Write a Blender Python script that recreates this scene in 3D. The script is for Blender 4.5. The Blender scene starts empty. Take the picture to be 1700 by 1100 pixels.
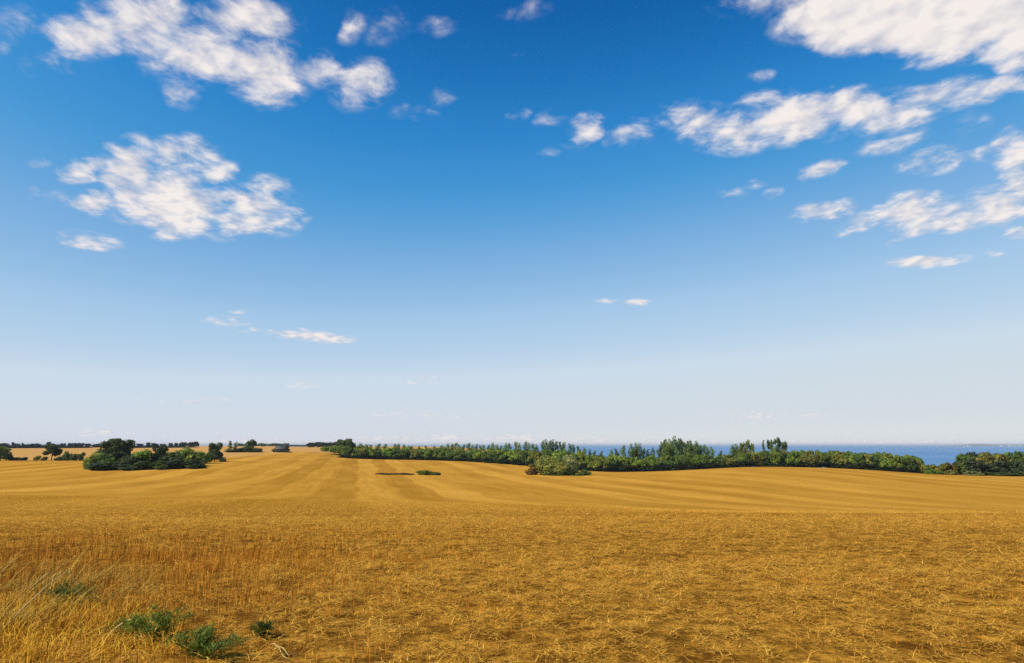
import bpy, math
import numpy as np

# ------------------------------------------------------------------ camera, sky, sun, exposure
SC = bpy.context.scene
COL = SC.collection
R = math.radians
CAMZ = 2.0
PITCH = math.atan(188.0 / 1133.0)
FPX = 1133.0                                    # focal length in photograph pixels (1700 wide)
CP, SP = math.cos(PITCH), math.sin(PITCH)
SUN_EL, SUN_AZ = 43.0, -122.0                   # azimuth clockwise from the view direction (+Y)

cam = bpy.data.cameras.new('camera')
cam.sensor_width = 36.0
cam.lens = 36.0 * FPX / 1700.0
cam.clip_start, cam.clip_end = 0.1, 200000.0
cam_ob = bpy.data.objects.new('camera', cam)
COL.objects.link(cam_ob)
cam_ob.location = (0, 0, CAMZ)
cam_ob.rotation_euler = (math.pi / 2 + PITCH, 0, 0)
SC.camera = cam_ob

SC.view_settings.view_transform = 'Standard'
SC.view_settings.look = 'None'
SC.view_settings.exposure = 0.0
SC.view_settings.gamma = 1.0
SC.cycles.max_bounces = 5
SC.cycles.diffuse_bounces = 3
SC.cycles.transparent_max_bounces = 8
SC.cycles.use_denoising = False
SC.cycles.sample_clamp_indirect = 3.0

sun = bpy.data.lights.new('sun', 'SUN')
sun.energy = 5.0
sun.angle = R(0.5)
sun.color = (1.0, 0.90, 0.76)
sun_ob = bpy.data.objects.new('sun', sun)
COL.objects.link(sun_ob)
sd = (math.sin(R(SUN_AZ)) * math.cos(R(SUN_EL)), math.cos(R(SUN_AZ)) * math.cos(R(SUN_EL)), math.sin(R(SUN_EL)))
from mathutils import Vector
sun_ob.rotation_euler = Vector(sd).to_track_quat('Z', 'Y').to_euler()


class NT:
    """small node-tree helper"""
    def __init__(s, tree):
        s.t = tree
        s.n, s.l = tree.nodes, tree.links

    def put(s, sock, v):
        if v is None:
            return
        if isinstance(v, bpy.types.NodeSocket):
            s.l.new(v, sock)
        else:
            sock.default_value = v

    def math(s, op, a, b=None, c=None, clamp=False):
        n = s.n.new('ShaderNodeMath')
        n.operation = op
        n.use_clamp = clamp
        for i, v in enumerate((a, b, c)):
            s.put(n.inputs[i], v)
        return n.outputs[0]

    def vmath(s, op, a, b=None, out=0):
        n = s.n.new('ShaderNodeVectorMath')
        n.operation = op
        s.put(n.inputs[0], a)
        s.put(n.inputs[1], b)
        return n.outputs[out]

    def rng(s, v, a, b, c=0.0, d=1.0, smooth=False):
        n = s.n.new('ShaderNodeMapRange')
        n.interpolation_type = 'SMOOTHSTEP' if smooth else 'LINEAR'
        for i, x in enumerate((v, a, b, c, d)):
            s.put(n.inputs[i], x)
        return n.outputs[0]

    def mix(s, f, a, b, mode='MIX'):
        n = s.n.new('ShaderNodeMix')
        n.data_type = 'RGBA'
        n.blend_type = mode
        s.put(n.inputs[0], f)
        s.put(n.inputs[6], a if not isinstance(a, tuple) or len(a) == 4 else a + (1.0,))
        s.put(n.inputs[7], b if not isinstance(b, tuple) or len(b) == 4 else b + (1.0,))
        return n.outputs[2]

    def noise(s, vec, scale, detail=4.0, rough=0.5, dist=0.0, dim='3D', w=None):
        n = s.n.new('ShaderNodeTexNoise')
        n.noise_dimensions = dim
        if vec is not None:
            s.put(n.inputs['Vector'], vec)
        if w is not None:
            s.put(n.inputs['W'], w)
        n.inputs['Scale'].default_value = scale
        n.inputs['Detail'].default_value = detail
        n.inputs['Roughness'].default_value = rough
        n.inputs['Distortion'].default_value = dist
        return n.outputs[0]

    def sep(s, v):
        n = s.n.new('ShaderNodeSeparateXYZ')
        s.put(n.inputs[0], v)
        return n.outputs

    def comb(s, x, y, z):
        n = s.n.new('ShaderNodeCombineXYZ')
        for i, v in enumerate((x, y, z)):
            s.put(n.inputs[i], v)
        return n.outputs[0]


def ray(px, py):
    """photograph pixel -> (X/Y, Z/Y) of its viewing direction in the world"""
    u, v = (px - 850.0) / FPX, (550.0 - py) / FPX
    k = CP - v * SP
    return u / k, (SP + v * CP) / k


# clouds: direction of the middle (given by where it stands in the sky), half sizes, tilt in degrees, density
CLOUDS = [
    (35, 40, 48, 36, 0, .50), (144, 58, 82, 42, 12, .95), (255, 37, 78, 58, -20, 1.0), (330, 85, 80, 58, -15, 1.0),
    (415, 33, 92, 40, -5, .9), (449, 117, 74, 56, -10, 1.05), (527, 110, 52, 34, -10, .85), (602, 137, 48, 46, -30, .72),
    (304, 155, 30, 26, 0, .62), (98, 103, 40, 18, 0, .52), (268, 100, 46, 28, 0, .62), (190, 10, 60, 26, 0, .7),
    (10, 85, 22, 20, 0, .45), (44, 112, 14, 20, 0, .42),
    (140, 284, 44, 22, 18, .9), (152, 338, 48, 24, 10, .95), (98, 330, 32, 16, -5, .55), (218, 284, 56, 54, 10, 1.05),
    (296, 263, 74, 38, 8, .85), (288, 330, 100, 58, -8, 1.1), (350, 290, 42, 28, 10, .75), (415, 350, 92, 42, -5, .92),
    (445, 315, 44, 26, -20, .65), (290, 378, 46, 22, 0, .92), (391, 388, 60, 16, 0, .58), (472, 366, 42, 22, 5, .75),
    (147, 398, 54, 15, -10, .85), (70, 270, 28, 12, 0, .42), (60, 318, 18, 12, 0, .42), (218, 330, 48, 40, 0, .9),
    (590, 45, 26, 30, 0, .6), (645, 40, 40, 34, 20, .44), (705, 190, 30, 14, 0, .5), (737, 163, 20, 18, 0, .42),
    (850, 95, 16, 12, 0, .36), (660, 185, 20, 14, 0, .38), (720, 40, 40, 20, 10, .36), (870, 22, 50, 18, 10, .36),
    (1515, 30, 210, 60, 0, 1.7), (1685, 16, 130, 70, -10, 1.5), (1376, 55, 66, 36, -15, 1.0), (1666, 82, 70, 36, -20, .9),
    (1585, 88, 80, 24, 8, .66), (1240, 8, 66, 24, 0, .55), (1310, 30, 50, 44, -35, .5), (1500, 100, 40, 14, 15, .48),
    (1264, 125, 30, 11, 4, .6), (1165, 203, 86, 34, -4, .8), (1230, 222, 80, 32, 4, .9), (1325, 198, 118, 42, 8, 1.0),
    (1410, 180, 78, 36, 10, 1.05), (1490, 190, 88, 34, 12, .85), (1571, 160, 98, 25, 14, .82), (1656, 147, 90, 22, 8, .8),
    (1477, 236, 64, 21, 14, .74), (1270, 160, 60, 16, 10, .6), (1480, 152, 40, 14, 10, .5), (1610, 205, 40, 20, 30, .4),
    (971, 215, 36, 26, 20, .78), (1046, 220, 44, 24, 32, .7), (928, 248, 34, 12, 10, .44), (918, 195, 26, 14, 10, .42), (862, 190, 24, 12, 0, .38),
    (1366, 279, 44, 16, 20, .85), (1548, 265, 68, 23, 8, .72), (1682, 250, 40, 38, 20, .85), (1628, 257, 32, 18, 10, .56),
    (1373, 352, 58, 17, 12, .85), (1444, 360, 68, 18, 24, .8), (1520, 350, 74, 32, 6, .95), (1581, 360, 70, 26, 5, .92),
    (1656, 342, 72, 34, 14, .92), (1698, 312, 32, 38, 40, .9), (1505, 393, 36, 12, 16, .72), (1696, 385, 26, 14, 0, .68), (1405, 385, 26, 10, 20, .5),
    (1529, 435, 62, 11, 2, .92), (1600, 428, 22, 9, 0, .42), (1650, 420, 16, 8, 0, .4), (1212, 319, 26, 12, 6, .5), (1283, 319, 22, 12, 10, .48),
    (1250, 305, 24, 10, 10, .42), (1010, 500, 22, 5, 0, .6), (1058, 501, 26, 6, 0, .75),
    (510, 556, 84, 10, -6, .86), (380, 533, 46, 9, -3, .58), (403, 516, 20, 5, 0, .55), (425, 548, 30, 6, 0, .55),
    (500, 638, 34, 8, 0, .52), (710, 632, 34, 8, 0, .62), (145, 718, 18, 6, 5, .8), (176, 718, 15, 5, 6, .75), (218, 718, 14, 5, 4, .6),
    (420, 734, 160, 8, 0, .62), (640, 731, 90, 9, 0, .62), (740, 730, 70, 10, 0, .68), (860, 729, 80, 10, 0, .68), (960, 731, 70, 8, 0, .62),
    (1500, 733, 240, 6, 0, .6), (1150, 732, 160, 6, 0, .6), (700, 688, 120, 7, 0, .44), (1280, 690, 150, 8, 0, .46), (300, 664, 100, 7, 0, .44),
]


def build_world():
    w = bpy.data.worlds.new('World')
    SC.world = w
    w.use_nodes = True
    T = NT(w.node_tree)
    T.n.clear()
    out = T.n.new('ShaderNodeOutputWorld')
    bg = T.n.new('ShaderNodeBackground')
    bg.inputs['Strength'].default_value = 0.1
    sky = T.n.new('ShaderNodeTexSky')
    sky.sky_type = 'NISHITA'
    sky.sun_disc = False
    sky.sun_elevation = R(SUN_EL)
    sky.sun_rotation = R(SUN_AZ)
    sky.altitude = 6000
    sky.air_density = 1.0
    sky.dust_density = 0.3
    sky.ozone_density = 2.0
    skycol = sky.outputs[0]
    # grade of the clear sky (per channel, value to value)
    cur = T.n.new('ShaderNodeRGBCurve')
    T.put(cur.inputs['Color'], T.mix(1.0, skycol, (0.1, 0.1, 0.1), 'MULTIPLY'))
    for ch, pts in enumerate(SKYCURVE):
        c = cur.mapping.curves[ch]
        for i, (a, b) in enumerate(pts):
            if i < 2:
                c.points[i].location = (a, b)
            else:
                c.points.new(a, b)
        for p in c.points:
            p.handle_type = 'VECTOR'
    cur.mapping.use_clip = False
    cur.mapping.update()
    base = cur.outputs[0]
    # direction of the sky point
    tc = T.n.new('ShaderNodeTexCoord')
    d = T.vmath('NORMALIZE', tc.outputs['Generated'])
    x, y, z = T.sep(d)
    ys = T.math('MAXIMUM', y, 0.02)
    t = T.math('DIVIDE', x, ys)
    s = T.math('DIVIDE', z, ys)
    q = T.math('DIVIDE', 1.0, T.math('ADD', T.math('MAXIMUM', s, 0.0), 0.16))
    plane = T.comb(T.math('MULTIPLY', t, q), q, 0.0)          # the cloud deck seen in perspective
    # ragged edges: shift the looked-up direction a little
    w1 = T.n.new('ShaderNodeTexNoise')
    T.put(w1.inputs['Vector'], plane)
    w1.inputs['Scale'].default_value = 9.0
    w1.inputs['Detail'].default_value = 4.0
    sh = T.vmath('MULTIPLY', T.vmath('SUBTRACT', w1.outputs['Color'], (.5, .5, .5)), (.075, .05, 0))
    shq = T.vmath('MULTIPLY', sh, T.comb(T.math('DIVIDE', 1.4, q), T.math('DIVIDE', 1.0, T.math('MULTIPLY', q, q)), 0.0))
    P = T.vmath('ADD', T.comb(t, s, 0.0), shq)
    m = None
    for i, (cx, cy, rx, ry, ang, k) in enumerate(CLOUDS):
        k *= .86 if k < .66 and cy < 450 else .95 if k < 1.2 else 1.0
        if i % 24 == 23:                        # keeps the node program in small batches
            P = T.vmath('ADD', P, T.comb(T.math('MULTIPLY', m, 1e-8), 0.0, 0.0))
        ct, cs = ray(cx, cy)
        dt = abs(ray(cx + rx, cy)[0] - ct)
        ds = abs(ray(cx, cy - ry)[1] - cs)
        mp = T.n.new('ShaderNodeMapping')
        mp.vector_type = 'TEXTURE'
        mp.inputs['Location'].default_value = (ct, cs, 0)
        mp.inputs['Rotation'].default_value = (0, 0, R(ang))
        mp.inputs['Scale'].default_value = (dt, ds, 1)
        T.put(mp.inputs['Vector'], P)
        r = T.vmath('DOT_PRODUCT', mp.outputs[0], mp.outputs[0], out=1)
        v = T.math('MULTIPLY_ADD', r, -k * .62, k)
        m = v if m is None else T.math('SMOOTH_MAX', m, v, .12)
    m = T.math('MAXIMUM', m, 0.0)
    n1 = T.noise(plane, 11.0, 10.0, .64, .25)
    def billow(vec, detail):
        vn = T.n.new('ShaderNodeTexVoronoi')
        vn.feature = 'F1'
        T.put(vn.inputs['Vector'], vec)
        vn.inputs['Scale'].default_value = 15.0
        vn.inputs['Detail'].default_value = detail
        vn.inputs['Roughness'].default_value = .55
        vn.normalize = True
        return T.math('SUBTRACT', .72, vn.outputs['Distance'])
    wv = T.vmath('ADD', plane, T.vmath('MULTIPLY', T.vmath('SUBTRACT', w1.outputs['Color'], (.5, .5, .5)), (.07, .07, 0)))
    b1 = billow(wv, 2.0)
    b1b = billow(T.vmath('ADD', wv, (-.022, -.010, 0)), 1.0)
    n1b = T.noise(T.vmath('ADD', plane, (-.03, -.012, 0)), 11.0, 5.0, .5, .25)
    n1c = T.noise(plane, 11.0, 5.0, .5, .25)
    n2 = T.noise(plane, 4.2, 3.0, .5)
    nn = T.math('ADD', T.math('ADD', T.math('MULTIPLY', T.math('SUBTRACT', n1, .52), 2.3), T.math('MULTIPLY', T.math('SUBTRACT', b1, .42), 1.0)), T.math('MULTIPLY', T.math('SUBTRACT', n2, .5), 1.15))
    gate = T.math('MULTIPLY', T.rng(m, 0.0, .45), T.rng(m, .5, 1.15, 1.0, .55))
    dens = T.math('MULTIPLY_ADD', nn, gate, m)
    alpha = T.math('MAXIMUM', T.rng(dens, .08, 1.12, 0.0, 1.0, True), T.rng(T.math('MULTIPLY', m, T.rng(n1, .42, .68)), .04, .6, 0, .30))
    alpha = T.math('MULTIPLY', alpha, .985)
    alpha = T.math('MULTIPLY', alpha, T.rng(y, .03, .1))
    # sunlit towards the sun, greyer in the lee of each puff and where the deck is thin
    rel = T.math('MULTIPLY_ADD', T.math('SUBTRACT', n1c, n1b), 2.6, .62)
    rel = T.math('MULTIPLY_ADD', T.math('SUBTRACT', b1, b1b), 1.1, rel)
    rel = T.math('MULTIPLY_ADD', T.math('SUBTRACT', n2, .5), .8, rel)
    rel = T.math('ADD', rel, T.math('MULTIPLY', T.math('SUBTRACT', T.math('MINIMUM', dens, 1.3), .7), .45), clamp=True)
    ccol = T.mix(rel, (5.9, 5.85, 6.6), (9.2, 8.55, 8.2))
    base10 = T.mix(1.0, base, (10.0, 10.0, 10.0), 'MULTIPLY')
    T.put(bg.inputs['Color'], T.mix(alpha, base10, ccol))
    T.l.new(bg.outputs[0], out.inputs[0])
    w.cycles.sampling_method = 'MANUAL'
    w.cycles.sample_map_resolution = 512


SKYCURVE = [
    [(0, 0), (2.5, .80), (.03, .0), (.043, .003), (.057, .026), (.072, .076), (.09, .195), (.129, .37), (.214, .59), (.338, .645), (.48, .665), (.653, .715), (.8, .72)],
    [(0, 0), (2.5, .84), (.05, .06), (.077, .115), (.101, .235), (.127, .33), (.16, .43), (.227, .58), (.365, .71), (.539, .715), (.696, .72), (.84, .75)],
    [(0, 0), (2.5, .88), (.1, .20), (.161, .39), (.209, .60), (.258, .68), (.317, .74), (.431, .81), (.626, .825), (.79, .78), (.88, .77), (1.2, .785)]]
build_world()

# ------------------------------------------------------------------ numpy helpers
RNG = np.random.default_rng(7)


def vnoise(x, y, seed=0):
    """smooth value noise in the plane, 0..1"""
    x = np.asarray(x, float)
    y = np.asarray(y, float)
    xi, yi = np.floor(x).astype(np.int64), np.floor(y).astype(np.int64)
    fx, fy = x - xi, y - yi
    fx, fy = fx * fx * (3 - 2 * fx), fy * fy * (3 - 2 * fy)

    def h(a, b):
        n = (a * 374761393 + b * 668265263 + seed * 1274126177) & 0xFFFFFFFF
        n = ((n ^ (n >> 13)) * 1103515245) & 0xFFFFFFFF
        return ((n ^ (n >> 16)) & 0xFFFF) / 65535.0
    return (h(xi, yi) * (1 - fx) + h(xi + 1, yi) * fx) * (1 - fy) + (h(xi, yi + 1) * (1 - fx) + h(xi + 1, yi + 1) * fx) * fy


def fbm(x, y, seed=0, octv=4):
    r, a, tot = 0.0, 1.0, 0.0
    for o in range(octv):
        r = r + a * vnoise(x * 2 ** o, y * 2 ** o, seed + o)
        tot += a
        a *= .5
    return r / tot


def mesh_from(name, verts, faces, mats=(), smooth=False, midx=None):
    """verts (n,3), faces (m,4) or (m,3) arrays"""
    me = bpy.data.meshes.new(name)
    verts = np.ascontiguousarray(verts, np.float32)
    faces = np.ascontiguousarray(faces, np.int32)
    k = faces.shape[1]
    me.vertices.add(len(verts))
    me.vertices.foreach_set('co', verts.ravel())
    me.loops.add(faces.size)
    me.loops.foreach_set('vertex_index', faces.ravel())
    me.polygons.add(len(faces))
    me.polygons.foreach_set('loop_start', np.arange(0, faces.size, k, dtype=np.int32))
    me.polygons.foreach_set('loop_total', np.full(len(faces), k, np.int32))
    if smooth:
        me.polygons.foreach_set('use_smooth', np.ones(len(faces), bool))
    for m in mats:
        me.materials.append(m)
    if midx is not None:
        me.polygons.foreach_set('material_index', np.ascontiguousarray(midx, np.int32))
    me.update()
    me.validate()
    return me


def link(name, me, parent=None, **props):
    o = bpy.data.objects.new(name, me)
    COL.objects.link(o)
    if parent is not None:
        o.parent = parent
    for k, v in props.items():
        if v:
            o[k] = v
    return o


# ------------------------------------------------------------------ terrain: heights below the eye along columns of view
SEA = -28.0
NEAR = [(0.5, -1.95), (5, -1.95), (10, -2.0), (20, -2.36), (33, -3.12)]
# column (photograph x on the horizon): (distance, photograph y at which that ground is seen)
COLS = {
    -500: [(55, 816), (95, 819), (150, 812), (260, 788), (350, 773), (480, 763), (600, 758), (900, 749), (1250, 743.5), (1600, 743), (2600, 744), (6000, 744)],
    0: [(55, 820), (95, 823), (150, 815), (260, 792), (350, 776), (480, 763.5), (600, 758.5), (900, 749.5), (1250, 743), (1600, 743), (2600, 743), (6000, 743)],
    200: [(55, 824), (95, 827), (150, 819), (260, 794), (335, 776.5), (420, 768.5), (500, 763), (620, 757), (900, 749), (1250, 742.8), (1600, 743), (2600, 743), (6000, 743)],
    360: [(55, 826), (95, 829), (150, 821), (260, 793), (330, 775), (400, 765), (520, 757), (650, 749.5), (900, 746.5), (1250, 742), (1600, 742), (2600, 743), (6000, 743)],
    470: [(55, 828), (95, 830), (150, 822), (260, 793), (400, 769), (520, 758), (650, 750), (900, 746), (1250, 741), (1600, 740.5), (2600, 742), (6000, 742)],
    545: [(55, 829), (95, 831), (150, 823), (260, 794), (400, 771), (520, 759), (640, 751), (760, 747), (900, 744.5), (1300, 742), (1700, 742), (2600, 748), (6000, 760)],
    590: [(55, 830), (95, 832), (150, 824), (260, 796), (400, 775), (500, 764), (540, 762), (620, 760), (800, 752), (1000, 743), (1300, 740), (1700, 740), (2600, 742), (6000, 745)],
    700: [(55, 832), (95, 834), (150, 825), (260, 798), (310, 787), (400, 775), (500, 766.5), (560, 763), (620, 761.5), (800, 752), (1000, 744), (1300, 740.5), (1700, 741), (2600, 743), (6000, 746)],
    800: [(55, 834), (95, 836), (150, 827), (260, 799), (310, 790), (400, 777), (480, 769), (540, 766), (600, 765), (760, 758), (1000, 746), (1300, 742), (1700, 744), (2600, 748), (6000, 750)],
    925: [(55, 838), (95, 840), (150, 829), (250, 801), (290, 792), (330, 787), (380, 781), (440, 776), (500, 774), (600, 774), (760, 774), (1000, 772), (1300, 772), (6000, 775)],
    1000: [(55, 841), (95, 843), (150, 830), (250, 802), (310, 790), (360, 786), (410, 784.5), (470, 782), (600, 780), (800, 777), (1100, 775), (1300, 774), (6000, 775)],
    1100: [(55, 845), (95, 846), (150, 832), (220, 808), (300, 789), (360, 783), (410, 782.5), (470, 781), (600, 781), (800, 778), (1100, 775), (6000, 775)],
    1250: [(55, 851), (95, 851), (150, 834), (220, 804), (300, 782), (360, 774), (410, 773.2), (450, 775), (600, 780), (800, 778), (1100, 775), (6000, 775)],
    1400: [(55, 855), (95, 855), (150, 836), (220, 808), (300, 786), (350, 778), (400, 776.5), (450, 778), (600, 781), (800, 778), (1100, 775), (6000, 775)],
    1550: [(55, 859), (95, 858), (150, 838), (220, 813), (280, 797), (340, 788.5), (380, 787.5), (450, 787), (600, 785), (800, 779), (1100, 775), (6000, 775)],
    1700: [(55, 863), (95, 862), (150, 842), (220, 817), (280, 800), (330, 791.5), (370, 789), (450, 788), (600, 785), (800, 779), (1100, 775), (6000, 775)],
    2300: [(55, 875), (95, 872), (150, 850), (220, 822), (280, 803), (330, 793), (370, 790), (450, 789), (600, 785), (800, 779), (1100, 775), (6000, 775)],
}
NS, NTC = 420, 241
S_AX = np.linspace(math.log(4), math.log(6000), NS)
T_AX = np.linspace(-1.4, 1.4, NTC)


def smooth1(a, sig, axis):
    n = int(sig * 3) + 1
    k = np.exp(-.5 * (np.arange(-n, n + 1) / sig) ** 2)
    k /= k.sum()
    pad = [(0, 0)] * a.ndim
    pad[axis] = (n, n)
    b = np.pad(a, pad, mode='edge')
    return np.apply_along_axis(lambda v: np.convolve(v, k, 'valid'), axis, b)


def build_height():
    ys = np.exp(S_AX)
    rows, ts = [], []
    for px in sorted(COLS):
        pts = NEAR + [(d, max(d * ray(px, y)[1], -33.5) if d < 5000 else (-6 if px < 545 else -33.5)) for d, y in COLS[px]]
        d, z = np.array(pts).T
        rows.append(np.interp(ys, d, z))
        ts.append((px - 850.0) / FPX * CP)
    rows = np.array(rows)
    G = np.array([np.interp(T_AX, ts, rows[:, j]) for j in range(NS)])      # NS x NTC
    G = smooth1(G, 3.2, 0)
    G = smooth1(G, 2.6, 1)
    return G + CAMZ


HG = build_height()


def H(x, y):
    x = np.asarray(x, float)
    y = np.asarray(y, float)
    yy = np.clip(y, 4.0, 6000.0)
    t = np.clip(x / yy, -1.399, 1.399)
    fs = (np.log(yy) - S_AX[0]) / (S_AX[-1] - S_AX[0]) * (NS - 1)
    ft = (t - T_AX[0]) / (T_AX[-1] - T_AX[0]) * (NTC - 1)
    i = np.clip(fs.astype(int), 0, NS - 2)
    j = np.clip(ft.astype(int), 0, NTC - 2)
    a, b = fs - i, ft - j
    z = (HG[i, j] * (1 - b) + HG[i, j + 1] * b) * (1 - a) + (HG[i + 1, j] * (1 - b) + HG[i + 1, j + 1] * b) * a
    near = np.exp(-np.maximum(y, 0) / 45.0)
    lump = (fbm(x * 1.3 + 50, y * 1.3 + 90, 3, 3) - .5) * .09 + (fbm(x * .22 + 9, y * .22, 11, 2) - .5) * .10
    return z + lump * near


def Hf(x, y):
    return float(H(np.array([x]), np.array([y]))[0])


def gx(px, Y, py=742.0):
    return Y * ray(px, py)[0]


def mpp(Y):
    return Y * CP / FPX                          # metres per photograph pixel at distance Y near the horizon


def top_h(x, Y, ytop):
    return Y * ray(850, ytop)[1] + CAMZ - Hf(x, Y)


def px_ground(px, py):
    """where the line of sight through a photograph pixel meets the near ground"""
    t, s = ray(px, py)
    y = 5.0
    for _ in range(40):
        z = Hf(t * y, y)
        y = .5 * y + .5 * (z - CAMZ) / s
    return t * y, y


# ------------------------------------------------------------------ materials
def new_mat(name):
    m = bpy.data.materials.new(name)
    m.use_nodes = True
    T = NT(m.node_tree)
    b = m.node_tree.nodes['Principled BSDF']
    b.inputs['Specular IOR Level'].default_value = 0.15
    b.inputs['Roughness'].default_value = 0.85
    return m, T, b


def mat_ground():
    m, T, b = new_mat('stubble_field')
    g = T.n.new('ShaderNodeNewGeometry')
    pos = g.outputs['Position']
    x, y, z = T.sep(pos)
    flat = T.comb(x, y, 0.0)
    n_gap_shade = T.noise(flat, 6.5, 3, .5)
    n_big = T.noise(flat, .035, 4, .55)
    n_mid = T.noise(flat, .55, 6, .62)
    n_clod = T.noise(flat, 2.6, 8, .68, .4)
    n_fine = T.noise(flat, 17.0, 8, .7, .6)
    # straw rows and cut swaths run along one direction over the whole field
    wob = T.math('MULTIPLY', T.math('SUBTRACT', T.noise(flat, .012, 2), .5), 9.0)
    u = T.math('ADD', T.math('ADD', T.math('MULTIPLY', x, .977), T.math('MULTIPLY', y, .215)), wob)
    along = T.math('SUBTRACT', T.math('MULTIPLY', y, .977), T.math('MULTIPLY', x, .215))
    us = T.math('DIVIDE', u, 9.6)
    fl = T.math('FLOOR', us)
    fr = T.rng(T.math('FRACT', us), .86, 1.0, 0, 1, True)

    def white(v):
        q = T.n.new('ShaderNodeTexWhiteNoise')
        q.noise_dimensions = '1D'
        T.put(q.inputs['W'], v)
        return q.outputs[0]
    wa, wb = white(fl), white(T.math('ADD', fl, 1.0))
    sw = T.math('ADD', T.math('MULTIPLY', wa, T.math('SUBTRACT', 1.0, fr)), T.math('MULTIPLY', wb, fr))
    sw = T.math('MULTIPLY_ADD', sw, 2.0, -1.0)
    alt = T.math('SINE', T.math('MULTIPLY', T.math('ADD', us, .07), math.pi))
    sw = T.math('ADD', T.math('MULTIPLY', sw, .62), T.math('MULTIPLY', T.rng(alt, -.22, .22, -1, 1, True), .55))
    patch = T.noise(T.comb(T.math('MULTIPLY', u, .06), T.math('MULTIPLY', along, .018), 0.0), 1.0, 4, .6)
    rnd = T.noise(None, 1.0, 3, .6, dim='1D', w=T.math('MULTIPLY', u, .16))
    lines = T.noise(T.comb(T.math('MULTIPLY', u, 1.0), T.math('MULTIPLY', along, .02), 0.0), .9, 4, .6)
    streak = T.noise(T.comb(T.math('MULTIPLY', u, .35), T.math('MULTIPLY', along, .012), 0.0), 1.0, 4, .6)
    far = T.rng(T.math('ADD', y, T.math('MULTIPLY', n_mid, 22.0)), 24.0, 72.0, 0, 1, True)
    # near stubble
    near_v = T.math('ADD', T.math('MULTIPLY', n_clod, .62), T.math('ADD', T.math('MULTIPLY', n_fine, .40), T.math('MULTIPLY', n_mid, .10)))
    near_c = T.mix(T.rng(near_v, .46, .68, 0, 1, True), (.14, .055, .008), (.62, .30, .036))
    near_c = T.mix(T.rng(n_mid, .40, .68, 0, .35), near_c, (.54, .255, .030))
    near_c = T.mix(T.rng(n_gap_shade, .45, .37, 0, .6), near_c, (.10, .040, .010))  # dark flecks painted into the ground as shade between the straw heaps
    # cut, combed far part
    sv = T.math('ADD', T.math('MULTIPLY', sw, .23), T.math('ADD', T.math('MULTIPLY', T.math('SUBTRACT', patch, .5), 1.3),
         T.math('ADD', T.math('MULTIPLY', T.math('SUBTRACT', streak, .5), .8), T.math('MULTIPLY', T.math('SUBTRACT', lines, .5), .7))))
    far_v = T.math('ADD', T.math('ADD', sv, T.math('MULTIPLY', T.math('SUBTRACT', n_clod, .5), .75)), .5)
    far_c = T.mix(T.rng(far_v, .1, .95), (.375, .177, .018), (.63, .325, .048))
    far_c = T.mix(T.rng(n_big, .45, .70, 0, .35), far_c, (.48, .232, .030))
    c = T.mix(far, near_c, far_c)
    # the older, orange stubble at the field's near left corner
    lf = T.math('MULTIPLY', T.rng(T.math('ADD', x, T.math('MULTIPLY', n_mid, 6.0)), 3.0, -8.0, 0, 1, True), T.rng(y, 20.0, 8.0, 0, 1, True))
    c = T.mix(T.math('MULTIPLY', lf, .62), c, T.mix(T.rng(near_v, .46, .70), (.080, .028, .008), (.32, .125, .024)))
    # the next field beyond the hedge, paler, and the grass towards the coast
    nx = T.math('MULTIPLY', T.rng(T.math('ADD', T.math('MULTIPLY', x, -.10), 452.0), T.math('SUBTRACT', y, 6.0), T.math('ADD', y, 6.0), 1, 0), T.rng(x, -190.0, -215.0))
    nx = T.math('MAXIMUM', nx, T.rng(y, 655.0, 700.0))
    c = T.mix(T.math('MULTIPLY', nx, .75), c, T.mix(streak, (.57, .30, .08), (.53, .31, .12)))
    cst = T.math('MULTIPLY', T.rng(z, -24.0, -26.0), T.rng(y, 600.0, 640.0))
    c = T.mix(cst, c, (.16, .15, .06))
    T.put(b.inputs['Base Color'], c)
    bump = T.n.new('ShaderNodeBump')
    bump.inputs['Strength'].default_value = 1.0
    bump.inputs['Distance'].default_value = .10
    hgt = T.math('ADD', T.math('MULTIPLY', n_clod, 1.2), T.math('ADD', T.math('MULTIPLY', n_fine, .30), T.math('MULTIPLY', lines, .4)))
    T.put(bump.inputs['Height'], hgt)
    T.put(b.inputs['Normal'], bump.outputs[0])
    b.inputs['Roughness'].default_value = 1.0
    b.inputs['Specular IOR Level'].default_value = 0.0
    return m


def mat_straw(name, lo, hi, sheen=.2):
    m, T, b = new_mat(name)
    g = T.n.new('ShaderNodeNewGeometry')
    r = g.outputs['Random Per Island']
    c = T.mix(r, lo, hi)
    pat = T.noise(g.outputs['Position'], .8, 3)
    c = T.mix(T.rng(pat, .35, .7, 0, .35), c, (.60, .29, .030))
    T.put(b.inputs['Base Color'], c)
    b.inputs['Specular IOR Level'].default_value = sheen
    b.inputs['Roughness'].default_value = .6
    return m


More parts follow.
